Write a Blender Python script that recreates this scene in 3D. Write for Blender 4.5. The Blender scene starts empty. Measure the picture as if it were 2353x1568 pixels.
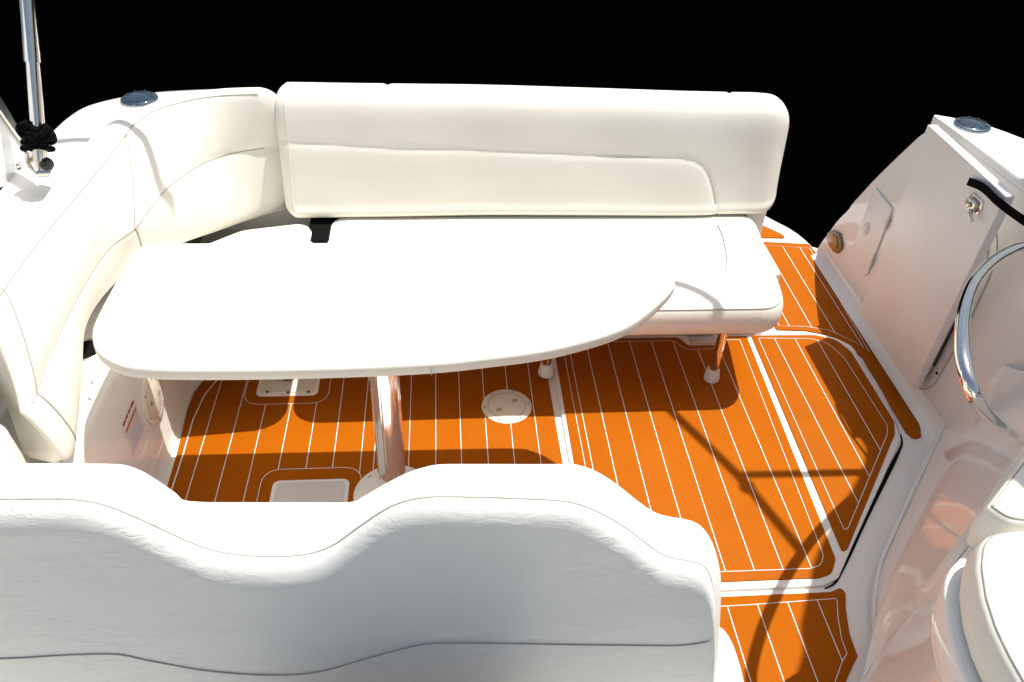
import bpy, math, random
import numpy as np
from mathutils import Vector, Matrix
random.seed(7)
sc = bpy.context.scene
COL = sc.collection

# ------------------------------------------------------------------ camera model (measured from the vanishing points of the floor planks)
IW, IH, F = 2353.0, 1568.0, 1922.0
CAM = np.array([0.0, 0.0, 1.9])
_y = np.array([-176, 1534, F]); _y = _y/np.linalg.norm(_y)
_z = np.array([110, 2421, -F]); _z = _z-(_z@_y)*_y; _z /= np.linalg.norm(_z)
_x = np.cross(_y, _z)
if _x[0] < 0: _x = -_x
ROT = np.stack([_x, _y, _z])
def ray(px, py): return ROT@np.array([px-IW/2, IH/2-py, F])
def Pl(px, py, p0, n):
    d = ray(px, py); p0 = np.array(p0, float); n = np.array(n, float)
    return CAM+d*(((p0-CAM)@n)/(d@n))
def PZ(px, py, z): return Pl(px, py, (0, 0, z), (0, 0, 1))
def PX(px, py, x): return Pl(px, py, (x, 0, 0), (1, 0, 0))
def PY(px, py, y): return Pl(px, py, (0, y, 0), (0, 1, 0))
KX, KY = .295, .15                       # sun: x and y run per metre of height
SUN = np.array([KX, KY, 1.0]); SUN /= np.linalg.norm(SUN)

# ------------------------------------------------------------------ materials
def new_mat(name):
    m = bpy.data.materials.new(name); m.use_nodes = True
    nt = m.node_tree; b = nt.nodes['Principled BSDF']
    return m, nt, b
def mat(name, col, rough=.4, metal=0., spec=.5, bump=None, vary=None, coat=0., scale3=None):
    m, nt, b = new_mat(name)
    b.inputs['Base Color'].default_value = (*col, 1)
    b.inputs['Roughness'].default_value = rough
    b.inputs['Metallic'].default_value = metal
    b.inputs['Specular IOR Level'].default_value = spec
    b.inputs['Coat Weight'].default_value = coat
    b.inputs['Coat Roughness'].default_value = .06
    tc = nt.nodes.new('ShaderNodeTexCoord')
    src = tc.outputs['Object']
    if scale3:
        mp = nt.nodes.new('ShaderNodeMapping'); mp.inputs['Scale'].default_value = scale3
        nt.links.new(src, mp.inputs['Vector']); src = mp.outputs['Vector']
    if vary:                                # (noise scale, amount)
        n = nt.nodes.new('ShaderNodeTexNoise'); n.inputs['Scale'].default_value = vary[0]; n.inputs['Detail'].default_value = 5
        nt.links.new(src, n.inputs['Vector'])
        mx = nt.nodes.new('ShaderNodeMix'); mx.data_type = 'RGBA'
        a = vary[1]
        mx.inputs['A'].default_value = (*[c*(1-a) for c in col], 1); mx.inputs['B'].default_value = (*[min(1, c*(1+a)) for c in col], 1)
        nt.links.new(n.outputs['Fac'], mx.inputs['Factor']); nt.links.new(mx.outputs['Result'], b.inputs['Base Color'])
        mr = nt.nodes.new('ShaderNodeMapRange'); mr.inputs['To Min'].default_value = max(0, rough*.8); mr.inputs['To Max'].default_value = min(1, rough*1.25)
        nt.links.new(n.outputs['Fac'], mr.inputs['Value']); nt.links.new(mr.outputs['Result'], b.inputs['Roughness'])
    if bump:                                # list of (noise scale, strength, distance)
        prev = None
        for (s, st, di) in bump:
            n = nt.nodes.new('ShaderNodeTexNoise'); n.inputs['Scale'].default_value = s; n.inputs['Detail'].default_value = 6
            nt.links.new(src, n.inputs['Vector'])
            bp = nt.nodes.new('ShaderNodeBump'); bp.inputs['Strength'].default_value = st; bp.inputs['Distance'].default_value = di
            nt.links.new(n.outputs['Fac'], bp.inputs['Height'])
            if prev: nt.links.new(prev.outputs['Normal'], bp.inputs['Normal'])
            prev = bp
        nt.links.new(prev.outputs['Normal'], b.inputs['Normal'])
    return m
def leather(name, col, wrinkle=.25):
    m, nt, b = new_mat(name)
    b.inputs['Roughness'].default_value = .42
    b.inputs['Specular IOR Level'].default_value = .4
    tc = nt.nodes.new('ShaderNodeTexCoord')
    n0 = nt.nodes.new('ShaderNodeTexNoise'); n0.inputs['Scale'].default_value = 3.2; n0.inputs['Detail'].default_value = 6
    nt.links.new(tc.outputs['Object'], n0.inputs['Vector'])
    mx = nt.nodes.new('ShaderNodeMix'); mx.data_type = 'RGBA'
    mx.inputs['A'].default_value = (col[0]*.93, col[1]*.93, col[2]*.90, 1); mx.inputs['B'].default_value = (*[min(1, c*1.04) for c in col], 1)
    nt.links.new(n0.outputs['Fac'], mx.inputs['Factor']); nt.links.new(mx.outputs['Result'], b.inputs['Base Color'])
    g = nt.nodes.new('ShaderNodeTexNoise'); g.inputs['Scale'].default_value = 260; g.inputs['Detail'].default_value = 2
    nt.links.new(tc.outputs['Object'], g.inputs['Vector'])
    b1 = nt.nodes.new('ShaderNodeBump'); b1.inputs['Strength'].default_value = .12; b1.inputs['Distance'].default_value = .001
    nt.links.new(g.outputs['Fac'], b1.inputs['Height'])
    # creases: ridges of a stretched, warped noise, in patches
    mp = nt.nodes.new('ShaderNodeMapping'); mp.inputs['Scale'].default_value = (17, 17, 46); mp.inputs['Rotation'].default_value = (0, .25, 0)
    nt.links.new(tc.outputs['Object'], mp.inputs['Vector'])
    w = nt.nodes.new('ShaderNodeTexNoise'); w.inputs['Scale'].default_value = 1.0; w.inputs['Detail'].default_value = 4; w.inputs['Distortion'].default_value = .6; w.inputs['Roughness'].default_value = .55
    nt.links.new(mp.outputs['Vector'], w.inputs['Vector'])
    s = nt.nodes.new('ShaderNodeMath'); s.operation = 'SUBTRACT'; s.inputs[1].default_value = .5
    ab = nt.nodes.new('ShaderNodeMath'); ab.operation = 'ABSOLUTE'
    cr = nt.nodes.new('ShaderNodeMapRange'); cr.inputs['From Min'].default_value = 0; cr.inputs['From Max'].default_value = .022; cr.inputs['To Min'].default_value = -.13; cr.inputs['To Max'].default_value = 0
    nt.links.new(w.outputs['Fac'], s.inputs[0]); nt.links.new(s.outputs[0], ab.inputs[0]); nt.links.new(ab.outputs[0], cr.inputs['Value'])
    mr = nt.nodes.new('ShaderNodeMath'); mr.operation = 'ADD'
    nt.links.new(cr.outputs['Result'], mr.inputs[0]); nt.links.new(w.outputs['Fac'], mr.inputs[1])
    pn = nt.nodes.new('ShaderNodeTexNoise'); pn.inputs['Scale'].default_value = 9; nt.links.new(tc.outputs['Object'], pn.inputs['Vector'])
    pr = nt.nodes.new('ShaderNodeMapRange'); pr.inputs['From Min'].default_value = .15; pr.inputs['From Max'].default_value = .62
    nt.links.new(pn.outputs['Fac'], pr.inputs['Value'])
    mm = nt.nodes.new('ShaderNodeMix'); mm.data_type = 'FLOAT'; mm.inputs['A'].default_value = .5
    nt.links.new(pr.outputs['Result'], mm.inputs['Factor']); nt.links.new(mr.outputs[0], mm.inputs['B'])
    b2 = nt.nodes.new('ShaderNodeBump'); b2.inputs['Strength'].default_value = wrinkle; b2.inputs['Distance'].default_value = .0055
    nt.links.new(mm.outputs['Result'], b2.inputs['Height']); nt.links.new(b1.outputs['Normal'], b2.inputs['Normal'])
    # broad soft dents of the foam
    d = nt.nodes.new('ShaderNodeTexNoise'); d.inputs['Scale'].default_value = 5.5; d.inputs['Detail'].default_value = 2
    nt.links.new(tc.outputs['Object'], d.inputs['Vector'])
    b3 = nt.nodes.new('ShaderNodeBump'); b3.inputs['Strength'].default_value = .15; b3.inputs['Distance'].default_value = .012
    nt.links.new(d.outputs['Fac'], b3.inputs['Height']); nt.links.new(b2.outputs['Normal'], b3.inputs['Normal'])
    nt.links.new(b3.outputs['Normal'], b.inputs['Normal'])
    return m
def teak_mat():
    m, nt, b = new_mat('teak_foam')
    b.inputs['Roughness'].default_value = .6; b.inputs['Specular IOR Level'].default_value = .06
    tc = nt.nodes.new('ShaderNodeTexCoord')
    mp = nt.nodes.new('ShaderNodeMapping'); mp.inputs['Scale'].default_value = (420, 14, 1)
    nt.links.new(tc.outputs['Object'], mp.inputs['Vector'])
    n = nt.nodes.new('ShaderNodeTexNoise'); n.inputs['Scale'].default_value = 1; n.inputs['Detail'].default_value = 3
    nt.links.new(mp.outputs['Vector'], n.inputs['Vector'])
    n2 = nt.nodes.new('ShaderNodeTexNoise'); n2.inputs['Scale'].default_value = 6; n2.inputs['Detail'].default_value = 7
    nt.links.new(tc.outputs['Object'], n2.inputs['Vector'])
    ad = nt.nodes.new('ShaderNodeMath'); ad.operation = 'ADD'
    nt.links.new(n.outputs['Fac'], ad.inputs[0]); nt.links.new(n2.outputs['Fac'], ad.inputs[1])
    r = nt.nodes.new('ShaderNodeMapRange'); r.inputs['From Min'].default_value = .62; r.inputs['From Max'].default_value = 1.42
    nt.links.new(ad.outputs[0], r.inputs['Value'])
    mx = nt.nodes.new('ShaderNodeMix'); mx.data_type = 'RGBA'
    mx.inputs['A'].default_value = (.305, .0740, .0004, 1); mx.inputs['B'].default_value = (.360, .0930, .0008, 1)
    nt.links.new(r.outputs['Result'], mx.inputs['Factor']); nt.links.new(mx.outputs['Result'], b.inputs['Base Color'])
    bp = nt.nodes.new('ShaderNodeBump'); bp.inputs['Strength'].default_value = .12; bp.inputs['Distance'].default_value = .001
    nt.links.new(n.outputs['Fac'], bp.inputs['Height']); nt.links.new(bp.outputs['Normal'], b.inputs['Normal'])
    return m
VINYL = leather('white_vinyl', (.80, .785, .715), .05)
VINYL_HELM = leather('creased_white_vinyl', (.82, .835, .81), .42)
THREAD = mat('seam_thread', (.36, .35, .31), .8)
GEL = mat('white_gelcoat', (.80, .785, .735), .06, spec=.42, vary=(4, .02), bump=[(2.5, .012, .01)], coat=.0)
GELS = mat('satin_gelcoat', (.79, .775, .735), .35, vary=(5, .025), bump=[(90, .05, .001)])
TABLE = mat('table_laminate', (.82, .82, .80), .3, vary=(6, .015))
CREAM = mat('cream_plastic', (.70, .66, .54), .35, vary=(20, .04))
FOOT = mat('white_rubber', (.72, .70, .66), .5, vary=(40, .05))
TEAK = teak_mat()
CAULK = mat('white_caulk', (.68, .67, .66), .55, vary=(60, .06))
STEEL = mat('polished_steel', (.78, .77, .74), .09, 1.0, vary=(30, .05))
STEELB = mat('brushed_steel', (.66, .63, .58), .24, 1.0, vary=(80, .08))
DARKCAP = mat('dark_glass_cap', (.045, .075, .105), .12, .55, spec=.8, bump=[(70, .25, .002)])
BLACK = mat('black_nylon', (.002, .002, .0025), .8, spec=.05, bump=[(400, .5, .002)])
BLACKP = mat('black_plastic', (.008, .008, .010), .4)
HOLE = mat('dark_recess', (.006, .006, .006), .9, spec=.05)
AMBER = mat('amber_lens', (.32, .19, .055), .25, vary=(40, .15))
AMBERD = mat('bronze_bezel', (.20, .125, .045), .3, vary=(40, .2))
RED = mat('red_ink', (.38, .03, .02), .5)
ORANGE = mat('orange_ink', (.55, .14, .02), .5)
GREYINK = mat('grey_ink', (.42, .42, .46), .5)
HATCHG = mat('grey_cream_panel', (.62, .59, .55), .5, vary=(25, .05))
WATERM = mat('dark_water', (.00025, .0003, .00028), .5, spec=.0, bump=[(1.2, .3, .1)])

# ------------------------------------------------------------------ object helpers
def link(o, parent=None):
    COL.objects.link(o)
    if parent is not None: o.parent = parent
    return o
def mesh(name, V, Fc, m, parent=None, smooth=True, mi=None, sharp=40):
    me = bpy.data.meshes.new(name)
    me.from_pydata([tuple(float(c) for c in v) for v in V], [], Fc)
    for mm in (m if isinstance(m, (list, tuple)) else [m]): me.materials.append(mm)
    if mi: me.polygons.foreach_set('material_index', mi)
    me.validate(); 
    import bmesh
    bm = bmesh.new(); bm.from_mesh(me); bmesh.ops.recalc_face_normals(bm, faces=bm.faces); bm.to_mesh(me); bm.free()
    if smooth:
        me.polygons.foreach_set('use_smooth', [True]*len(me.polygons))
        me.set_sharp_from_angle(angle=math.radians(sharp))
    return link(bpy.data.objects.new(name, me), parent)
def thing(name, label, cat, group=None, loc=(0, 0, 0)):
    o = bpy.data.objects.new(name, None); o.empty_display_size = .05; o.location = loc
    return tag(link(o), label, cat, group)
def tag(o, label=None, cat=None, group=None, kind=None):
    if label: o['label'] = label
    if cat: o['category'] = cat
    if group: o['group'] = group
    if kind: o['kind'] = kind
    return o
class MB:
    """collects pieces of ONE part"""
    def __init__(s): s.V = []; s.F = []; s.M = []
    def add(s, V, Fc, mi=0):
        b = len(s.V); s.V += [tuple(v) for v in V]; s.F += [tuple(i+b for i in f) for f in Fc]; s.M += [mi]*len(Fc); return s
    def build(s, name, m, parent=None, smooth=True, sharp=40): return mesh(name, s.V, s.F, m, parent, smooth, s.M, sharp)
def crom(pts, n, closed=False):
    """Catmull-Rom through pts, n samples per span"""
    P = [np.array(p, float) for p in pts]; out = []
    N = len(P)
    for i in range(N if closed else N-1):
        p1, p2 = P[i], P[(i+1) % N]
        p0 = P[i-1] if (closed or i > 0) else 2*p1-p2
        p3 = P[(i+2) % N] if (closed or i+2 < N) else 2*p2-p1
        for k in range(n):
            t = k/n
            out.append(.5*((2*p1)+(-p0+p2)*t+(2*p0-5*p1+4*p2-p3)*t*t+(-p0+3*p1-3*p2+p3)*t**3))
    if not closed: out.append(P[-1])
    return out
def resample(pts, n):
    P = np.array(pts, float); d = np.r_[0, np.cumsum(np.linalg.norm(np.diff(P, axis=0), axis=1))]
    t = np.linspace(0, d[-1], n)
    return np.stack([np.interp(t, d, P[:, k]) for k in range(P.shape[1])], 1)
def ccw(p):
    p = [np.array(q[:2], float) for q in p]
    a = sum(p[i][0]*p[(i+1) % len(p)][1]-p[(i+1) % len(p)][0]*p[i][1] for i in range(len(p)))
    return p if a > 0 else p[::-1]
def roundpoly(pts, r, n=6):
    """round each corner of a polygon; r a number or a list"""
    P = [np.array(q[:2], float) for q in pts]; out = []
    N = len(P)
    for i in range(N):
        rr = r[i] if isinstance(r, (list, tuple)) else r
        p, a, b = P[i], P[i-1], P[(i+1) % N]
        u = a-p; v = b-p; lu, lv = np.linalg.norm(u), np.linalg.norm(v); u /= lu; v /= lv
        c = np.clip(u@v, -1, 1); ang = math.acos(c)
        if rr <= 0 or ang > 3.05: out.append(p); continue
        d = min(rr/math.tan(ang/2), lu*.48, lv*.48)
        A, B = p+u*d, p+v*d
        for k in range(n+1):
            t = k/n; out.append((1-t)**2*A*1+2*t*(1-t)*(p*.82+.18*(A+B)/2)+t*t*B)
    return out
def offset(p, d):
    """inset a ccw polygon by d (vertex normals)"""
    N = len(p); out = []
    for i in range(N):
        a, b, c = p[i-1], p[i], p[(i+1) % N]
        e1 = b-a; e2 = c-b
        e1 = e1/(np.linalg.norm(e1)+1e-12); e2 = e2/(np.linalg.norm(e2)+1e-12)
        n1 = np.array([-e1[1], e1[0]]); n2 = np.array([-e2[1], e2[0]])
        m = n1+n2; l = m@m
        m = m*(2/l) if l > .25 else n1
        out.append(b+m*d*.5*2/2 if False else b+m*d)
    return out
def soffset(p, d):
    """inset that never folds over at sharp corners"""
    q = offset(p, d)
    if d <= .004: return q
    P = np.array(p); A = P; B = np.roll(P, -1, 0); AB = B-A; L2 = (AB**2).sum(1)+1e-12; c = P.mean(0); out = []
    for v in q:
        v = np.array(v)
        for _ in range(60):
            t = np.clip(((v-A)*AB).sum(1)/L2, 0, 1); dist = np.hypot(*(A+AB*t[:, None]-v).T).min()
            if dist >= .96*d: break
            v = v+(c-v)/np.linalg.norm(c-v)*max(.0015, (d-dist)*.5)
        out.append(v)
    return out
def rings(mb, R, cap0=True, cap1=True, mi=0, fan=None):
    n = len(R[0])
    if fan is not None:                  # crowned cushion top: rings drawn in to the middle
        P = np.array(R[-1]); c = P.mean(0)
        for t in (.12, .3, .55, .8, .985): R.append([tuple(v+(c-v)*t+np.array([0, 0, fan*(1-(1-t)**2)])) for v in P])
    V = [v for r in R for v in r]; Fc = []
    for k in range(len(R)-1):
        for i in range(n):
            j = (i+1) % n
            Fc.append((k*n+i, k*n+j, (k+1)*n+j, (k+1)*n+i))
    if cap0: Fc.append(tuple(range(n))[::-1])
    if cap1: Fc.append(tuple((len(R)-1)*n+i for i in range(n)))
    mb.add(V, Fc, mi)
def slab(outline, z0, z1, bev=.002, mb=None, mi=0, frame=None, bot=True, seg=3, crown=0.):
    """prism of a 2-D outline with rounded rims; frame maps (a,b,h)->xyz"""
    fr = frame or (lambda a, b, h: (a, b, h))
    p = ccw(outline); mb = mb or MB(); R = []
    h = z1-z0; bev = min(bev, h*.49)
    prof = []
    if bot: prof += [(bev*(1-math.sin(t)), bev*(1-math.cos(t))) for t in np.linspace(0, math.pi/2, seg+1)]
    else: prof += [(0, 0)]
    prof += [(bev*(1-math.cos(t)), h-bev+bev*math.sin(t)) for t in np.linspace(0, math.pi/2, seg+1)]
    for (ins, hh) in prof:
        q = offset(p, ins); R.append([fr(v[0], v[1], z0+hh) for v in q])
    if crown:
        c = np.mean(np.array(p), axis=0); q = offset(p, prof[-1][0])
        for t in (.08, .2, .4, .65, .85): R.append([fr(*(v+(c-v)*t), z1+crown*(1-(1-t)**2)) for v in q])
    rings(mb, R); return mb
def tube(mb, pts, r, n=12, mi=0, cap=True, up=None):
    P = [np.array(p, float) for p in pts]; N = len(P); R = []
    t0 = P[1]-P[0]; t0 /= np.linalg.norm(t0)
    u = np.array([0, 0, 1.]) if abs(t0[2]) < .9 else np.array([1., 0, 0])
    u = u-(u@t0)*t0; u /= np.linalg.norm(u)
    for i in range(N):
        t = P[min(i+1, N-1)]-P[max(i-1, 0)]; t /= (np.linalg.norm(t)+1e-12)
        u = u-(u@t)*t; u /= np.linalg.norm(u); w = np.cross(t, u)
        rr = r[i] if isinstance(r, (list, tuple, np.ndarray)) else r
        R.append([P[i]+rr*(math.cos(a)*u+math.sin(a)*w) for a in np.linspace(0, 2*math.pi, n, endpoint=False)])
    rings(mb, R, cap, cap, mi); return mb
def lathe(mb, prof, base, axis=(0, 0, 1), n=32, mi=0, cap0=True, cap1=True, xdir=None):
    a = np.array(axis, float); a /= np.linalg.norm(a)
    u = np.array(xdir if xdir is not None else ((1, 0, 0) if abs(a[0]) < .8 else (0, 1, 0)), float); u -= (u@a)*a; u /= np.linalg.norm(u); w = np.cross(a, u)
    base = np.array(base, float)
    R = [[base+a*h+r*(math.cos(t)*u+math.sin(t)*w) for t in np.linspace(0, 2*math.pi, n, endpoint=False)] for (r, h) in prof]
    rings(mb, R, cap0, cap1, mi); return mb
def grid(mb, rows, mi=0, closed=False):
    nu = len(rows[0]); nv = len(rows); V = [v for r in rows for v in r]; Fc = []
    for j in range(nv if closed else nv-1):
        for i in range(nu-1):
            k = (j+1) % nv
            Fc.append((j*nu+i, j*nu+i+1, k*nu+i+1, k*nu+i))
    mb.add(V, Fc, mi); return mb
def box(mb, lo, hi, bev=.004, mi=0, seg=3):
    r = max(bev, .0005)
    o = roundpoly([(lo[0], lo[1]), (hi[0], lo[1]), (hi[0], hi[1]), (lo[0], hi[1])], r, 3)
    return slab(o, lo[2], hi[2], bev, mb, mi, seg=seg)
def ribbon(mb, pts, w, z, closed=False, mi=0):
    """flat strip of width w along 2-D points at height z (thin, 0.8 mm thick)"""
    P = [np.array(p[:2], float) for p in pts]; N = len(P); L = []; Rr = []
    for i in range(N):
        a = P[i-1] if (closed or i > 0) else P[i]; b = P[(i+1) % N] if (closed or i < N-1) else P[i]
        t = b-a; t /= (np.linalg.norm(t)+1e-12); nrm = np.array([-t[1], t[0]])
        L.append(P[i]+nrm*w/2); Rr.append(P[i]-nrm*w/2)
    V = [(*v, z) for v in L]+[(*v, z) for v in Rr]; Fc = []
    for i in range(N if closed else N-1):
        j = (i+1) % N; Fc.append((i, j, N+j, N+i))
    mb.add(V, Fc, mi); return mb

# ================================================================== WATER
w = MB(); w.add([(-400, -400, -.95), (400, -400, -.95), (400, 900, -.95), (-400, 900, -.95)], [(0, 1, 2, 3)])
tag(w.build('water', WATERM, smooth=False), 'still dark water around the boat', 'water', kind='structure')

# ================================================================== BOAT HULL
boat = thing('motor_boat', 'white fibreglass motor boat with open cockpit, moulded sides and stern gate', 'boat', loc=(0.35, 1.6, 0))
bo = np.array([.35, 1.6, 0])
def bpart(mb, name, m, smooth=True, parent=None, sharp=40):
    p = parent or boat
    o = mb.build(name, m, None, smooth, sharp); o.parent = p
    o.matrix_parent_inverse = Matrix.Translation(-Vector(p.matrix_world.translation if p is not boat else bo)) if p is boat else Matrix.Identity(4)
    return o
# cockpit floor with curved stern edge
fl = [(-.90, .10), (1.66, .10), (1.66, 2.98)] + [tuple(p[:2]) for p in crom([PZ(1868, 566, 0), PZ(1850, 549, 0), PZ(1825, 530, 0), PZ(1790, 511, 0), (1.40, 3.36, 0), (1.1, 3.5, 0)], 4)] + [(-.6, 3.5), (-.90, 3.2)]
bpart(slab(fl, -.10, 0., .012), 'cockpit_floor', GELS)
# raised lid of the floor locker with black gasket
LIDZ = .010
lid_pts = [(.372, 1.288), (.372, 2.386), (1.19, 2.386), (1.41, 2.377), (1.452, 2.357), (1.497, 2.308), (1.478, 1.890), (1.463, 1.826), (1.054, 1.312), (1.004, 1.290)]
lid = roundpoly(lid_pts, [.006, .006, .0, .05, .03, .05, .05, .03, .03, .03], 5)
bpart(slab(lid, -.004, LIDZ, .004), 'floor_hatch', GELS)
g = MB(); pa = [PZ(2069, 1000, 0), PZ(2072, 1020, 0), PZ(2062, 1045, 0), PZ(1990, 1190, 0), PZ(1930, 1320, 0), PZ(1915, 1344, 0), PZ(1895, 1354, 0)]
pp = resample(crom([(p[0], p[1], .004) for p in pa], 5), 50)
tube(g, [(*p[:2], .003) for p in pp], [.002+.0045*min(1, math.sin(math.pi*i/49)*1.6) for i in range(50)], 8)
bpart(g, 'gasket', HOLE)
g = MB(); pa = [PZ(1880, 770, 0), PZ(1945, 785, 0), PZ(1985, 830, 0), PZ(2045, 940, 0), PZ(2069, 1000, 0)]
tube(g, [(*p[:2], .001) for p in resample(crom(pa, 5), 30)], .003, 6)
bpart(g, 'gasket', HATCHG)

# left side liner, ledge and coaming (one moulding)
def prof_rows(profile, ys):
    return [[(x, y, z) for (x, z) in profile] for y in ys]
pl_ = [(-.842, -.02), (-.842, .006), (-.848, .016), (-.852, .04), (-.863, .20), (-.872, .36), (-.876, .40), (-.884, .428), (-.90, .442), (-.915, .444), (-.93, .438), (-.94, .43), (-1.06, .425), (-1.09, .435), (-1.105, .46), (-1.10, .6), (-1.08, .765)]
mb = MB(); grid(mb, prof_rows(pl_, np.linspace(.1, 2.5, 30)))
bpart(mb, 'side_liner', GEL)
# port and stern deck
out_px = [(-330, 900), (-160, 640), (-60, 500), (20, 395), (70, 333), (109, 300), (150, 263), (195, 236), (263, 218), (338, 206.5), (413, 201.5), (518, 198.5), (612, 198)]
outer = [PZ(x, y, .795) for x, y in out_px]
outer = [p[:2] for p in crom(outer, 5)] 
inner_px = [(-260, 1000), (-100, 800), (-40, 640), (25, 565), (95, 470), (150, 400), (235, 310), (300, 275), (400, 240), (500, 222), (560, 220), (604, 218)]
inner = [p[:2] for p in crom([PZ(x, y, .795)[:2]*1. for x, y in inner_px], 5)] 
N = 90; O = resample(outer, N); I = resample(inner, N)
rows = []
for t, dz, od in ((0, -.06, 0), (0, 0, 0), (.3, .006, 0), (.7, .006, 0), (.93, .0, 0)):
    rows.append([(*(I[i]*(1-t)+O[i]*t), .788+dz) for i in range(N)])
nrm = []
for i in range(N):
    tt = O[min(i+1, N-1)]-O[max(i-1, 0)]; tt /= np.linalg.norm(tt); nrm.append(np.array([-tt[1], tt[0]]))
nrm = [n_ if (n_@(O[i]-I[i])) > 0 else -n_ for i, n_ in enumerate(nrm)]
for d, z in ((-.002, .782), (.006, .765), (.009, .73), (.012, .66), (.0, .5), (-.05, .1), (-.12, -.4), (-.25, -1.0)):
    rows.append([(*(O[i]+nrm[i]*d), z) for i in range(N)])
mb = MB(); grid(mb, rows); bpart(mb, 'port_deck', GEL)
# bench base wall, transom pillar
mb = MB(); box(mb, (-.88, 2.40, -.02), (1.192, 2.76, .275), .012); bpart(mb, 'bench_base', GEL)
mb = MB(); box(mb, (1.12, 2.66, -.02), (1.200, 2.78, .46), .012); bpart(mb, 'transom_pillar', GEL)
mb = MB(); box(mb, (-.9, 2.72, -.02), (1.14, 2.78, .70), .01); bpart(mb, 'transom', GEL)

mb = MB(); box(mb, (-.47, 2.46, .10), (-.36, 2.70, .385), .004); bpart(mb, 'gap_shade_block', HOLE)  # near-black block put in as the shade in the gap between the cushions
# starboard wall, leaning out slightly
def wx(y, z): return 1.60+.05*z+max(0., 2.55-y)*.135*max(0, z/.8-.25)
WN = np.array([1, 0, -.05]); WN = WN/np.linalg.norm(WN)
def PW(px, py, off=0.): return Pl(px, py, np.array([1.60, 0, 0])-WN*off, WN)
sil = [PW(x, y) for x, y in [(1872, 585), (1885, 562), (1905, 535), (1925, 508), (1951, 481), (1958, 470), (1985, 440), (2010, 413), (2040, 383), (2085, 340), (2112, 315), (2131, 301)]]
sil = crom(sil, 4)
mb = MB(); rows = []
top = [(p[1], min(p[2], .775)) for p in sil] + [(y, .775) for y in np.linspace(2.45, .1, 26)]
for t in np.linspace(0, 1, 14): rows.append([(wx(y, z*t), y, z*t-.02*(1-t)) for (y, z) in top])
back = []
for d, dz in ((.006, .0035), (.02, .004), (.05, -.01), (.10, -.06)): back.append([(wx(y, z)+d, y, max(z+dz, -.6)) for (y, z) in top])
rows += back + [[(wx(y, z)+.14, y, -1.0) for (y, z) in top]]
grid(mb, rows); bpart(mb, 'starboard_wall', GEL)
# cove at the foot of the wall
mb = MB(); ys = np.linspace(.3, 2.93, 40)
grid(mb, [[(1.60-dx, y, z) for y in ys] for dx, z in ((.055, .0), (.054, .0015), (.045, .003), (.028, .010), (.012, .024), (.002, .045), (-.003, .06))]); bpart(mb, 'wall_cove', GEL)
# starboard deck
Ein = [(wx(y, .775)+.002, y) for y in (2.555, 2.42, 2.13, 1.7, 1.0, .1)]
Eo = [tuple(PZ(x, y, .80)[:2]) for x, y in ((2150, 264.5), (2165, 266), (2200, 273), (2250, 283), (2290, 295), (2353, 318))]+[(1.99, 2.15), (2.08, 1.7), (2.1, 1.0), (2.1, .1)]
I2 = resample(crom([np.array(p) for p in Ein], 5), 60); O2 = resample(crom([np.array(p) for p in Eo], 5), 60)
rows = [[(*I2[i], .735) for i in range(60)], [(*I2[i], .792) for i in range(60)]]
for t in (.02, .3, .7, .97): rows.append([(*(I2[i]*(1-t)+O2[i]*t), .80) for i in range(60)])
for d, z in ((.0, .795), (.006, .78), (.008, .74), (-.0, .4), (-.1, -.3), (-.2, -1.)): rows.append([(O2[i][0]+d, O2[i][1]+d*.5-max(0, .78-z)*.02, z) for i in range(60)])
mb = MB(); grid(mb, rows); bpart(mb, 'starboard_deck', GEL)

# stern gate: vertical panel standing in front of the wall
gx = 1.548
mb = MB()
gf = lambda a, b, h: (gx+h, a, b)
gy1, gy0 = PX(2131, 287, gx)[1], PX(2283, 466, gx)[1]
gate_o = roundpoly([(1.985, .085), (gy1-.005, .085), (gy1, .826), (gy0-.035, .826)], .006, 3)
slab(gate_o, 0., .030, .003, mb, frame=gf)
gate = bpart(mb, 'stern_gate', GELS)
def sub(mb, name, m, parent, smooth=True, sharp=40):
    o = mb.build(name, m, None, smooth, sharp); o.parent = parent
    # parent's own frame sits at world origin through its stored inverse
    o.matrix_parent_inverse = Matrix.Identity(4); return o
# latch on the gate
lp = PX(2243, 468, gx)
mb = MB()
fr = lambda a, b, h: (gx-h, lp[1]+a, lp[2]+b)
slab(roundpoly([(-.030, -.022), (.030, -.022), (.036, 0), (.030, .022), (-.030, .022), (-.036, 0)], .005, 3), .0005, .004, .001, mb, frame=fr)
slab(roundpoly([(-.018, -.026), (.026, -.026), (.026, .012), (-.018, .012)], .008, 4), .004, .016, .004, mb, frame=fr)
tube(mb, [fr(-.012, -.012, .018), fr(-.02, -.02, .022), fr(-.045, -.034, .022)], .0055, 10)
tube(mb, [fr(.020, .010, .012), fr(.022, -.006, .02), fr(.020, -.022, .014)], .003, 8)
lathe(mb, [(.0, 0), (.008, .001), (.009, .006), (.004, .010), (0, .010)], fr(.004, -.006, .016), (-1, 0, 0), 16, cap0=False, cap1=False)
sub(mb, 'latch', STEELB, gate)

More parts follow.
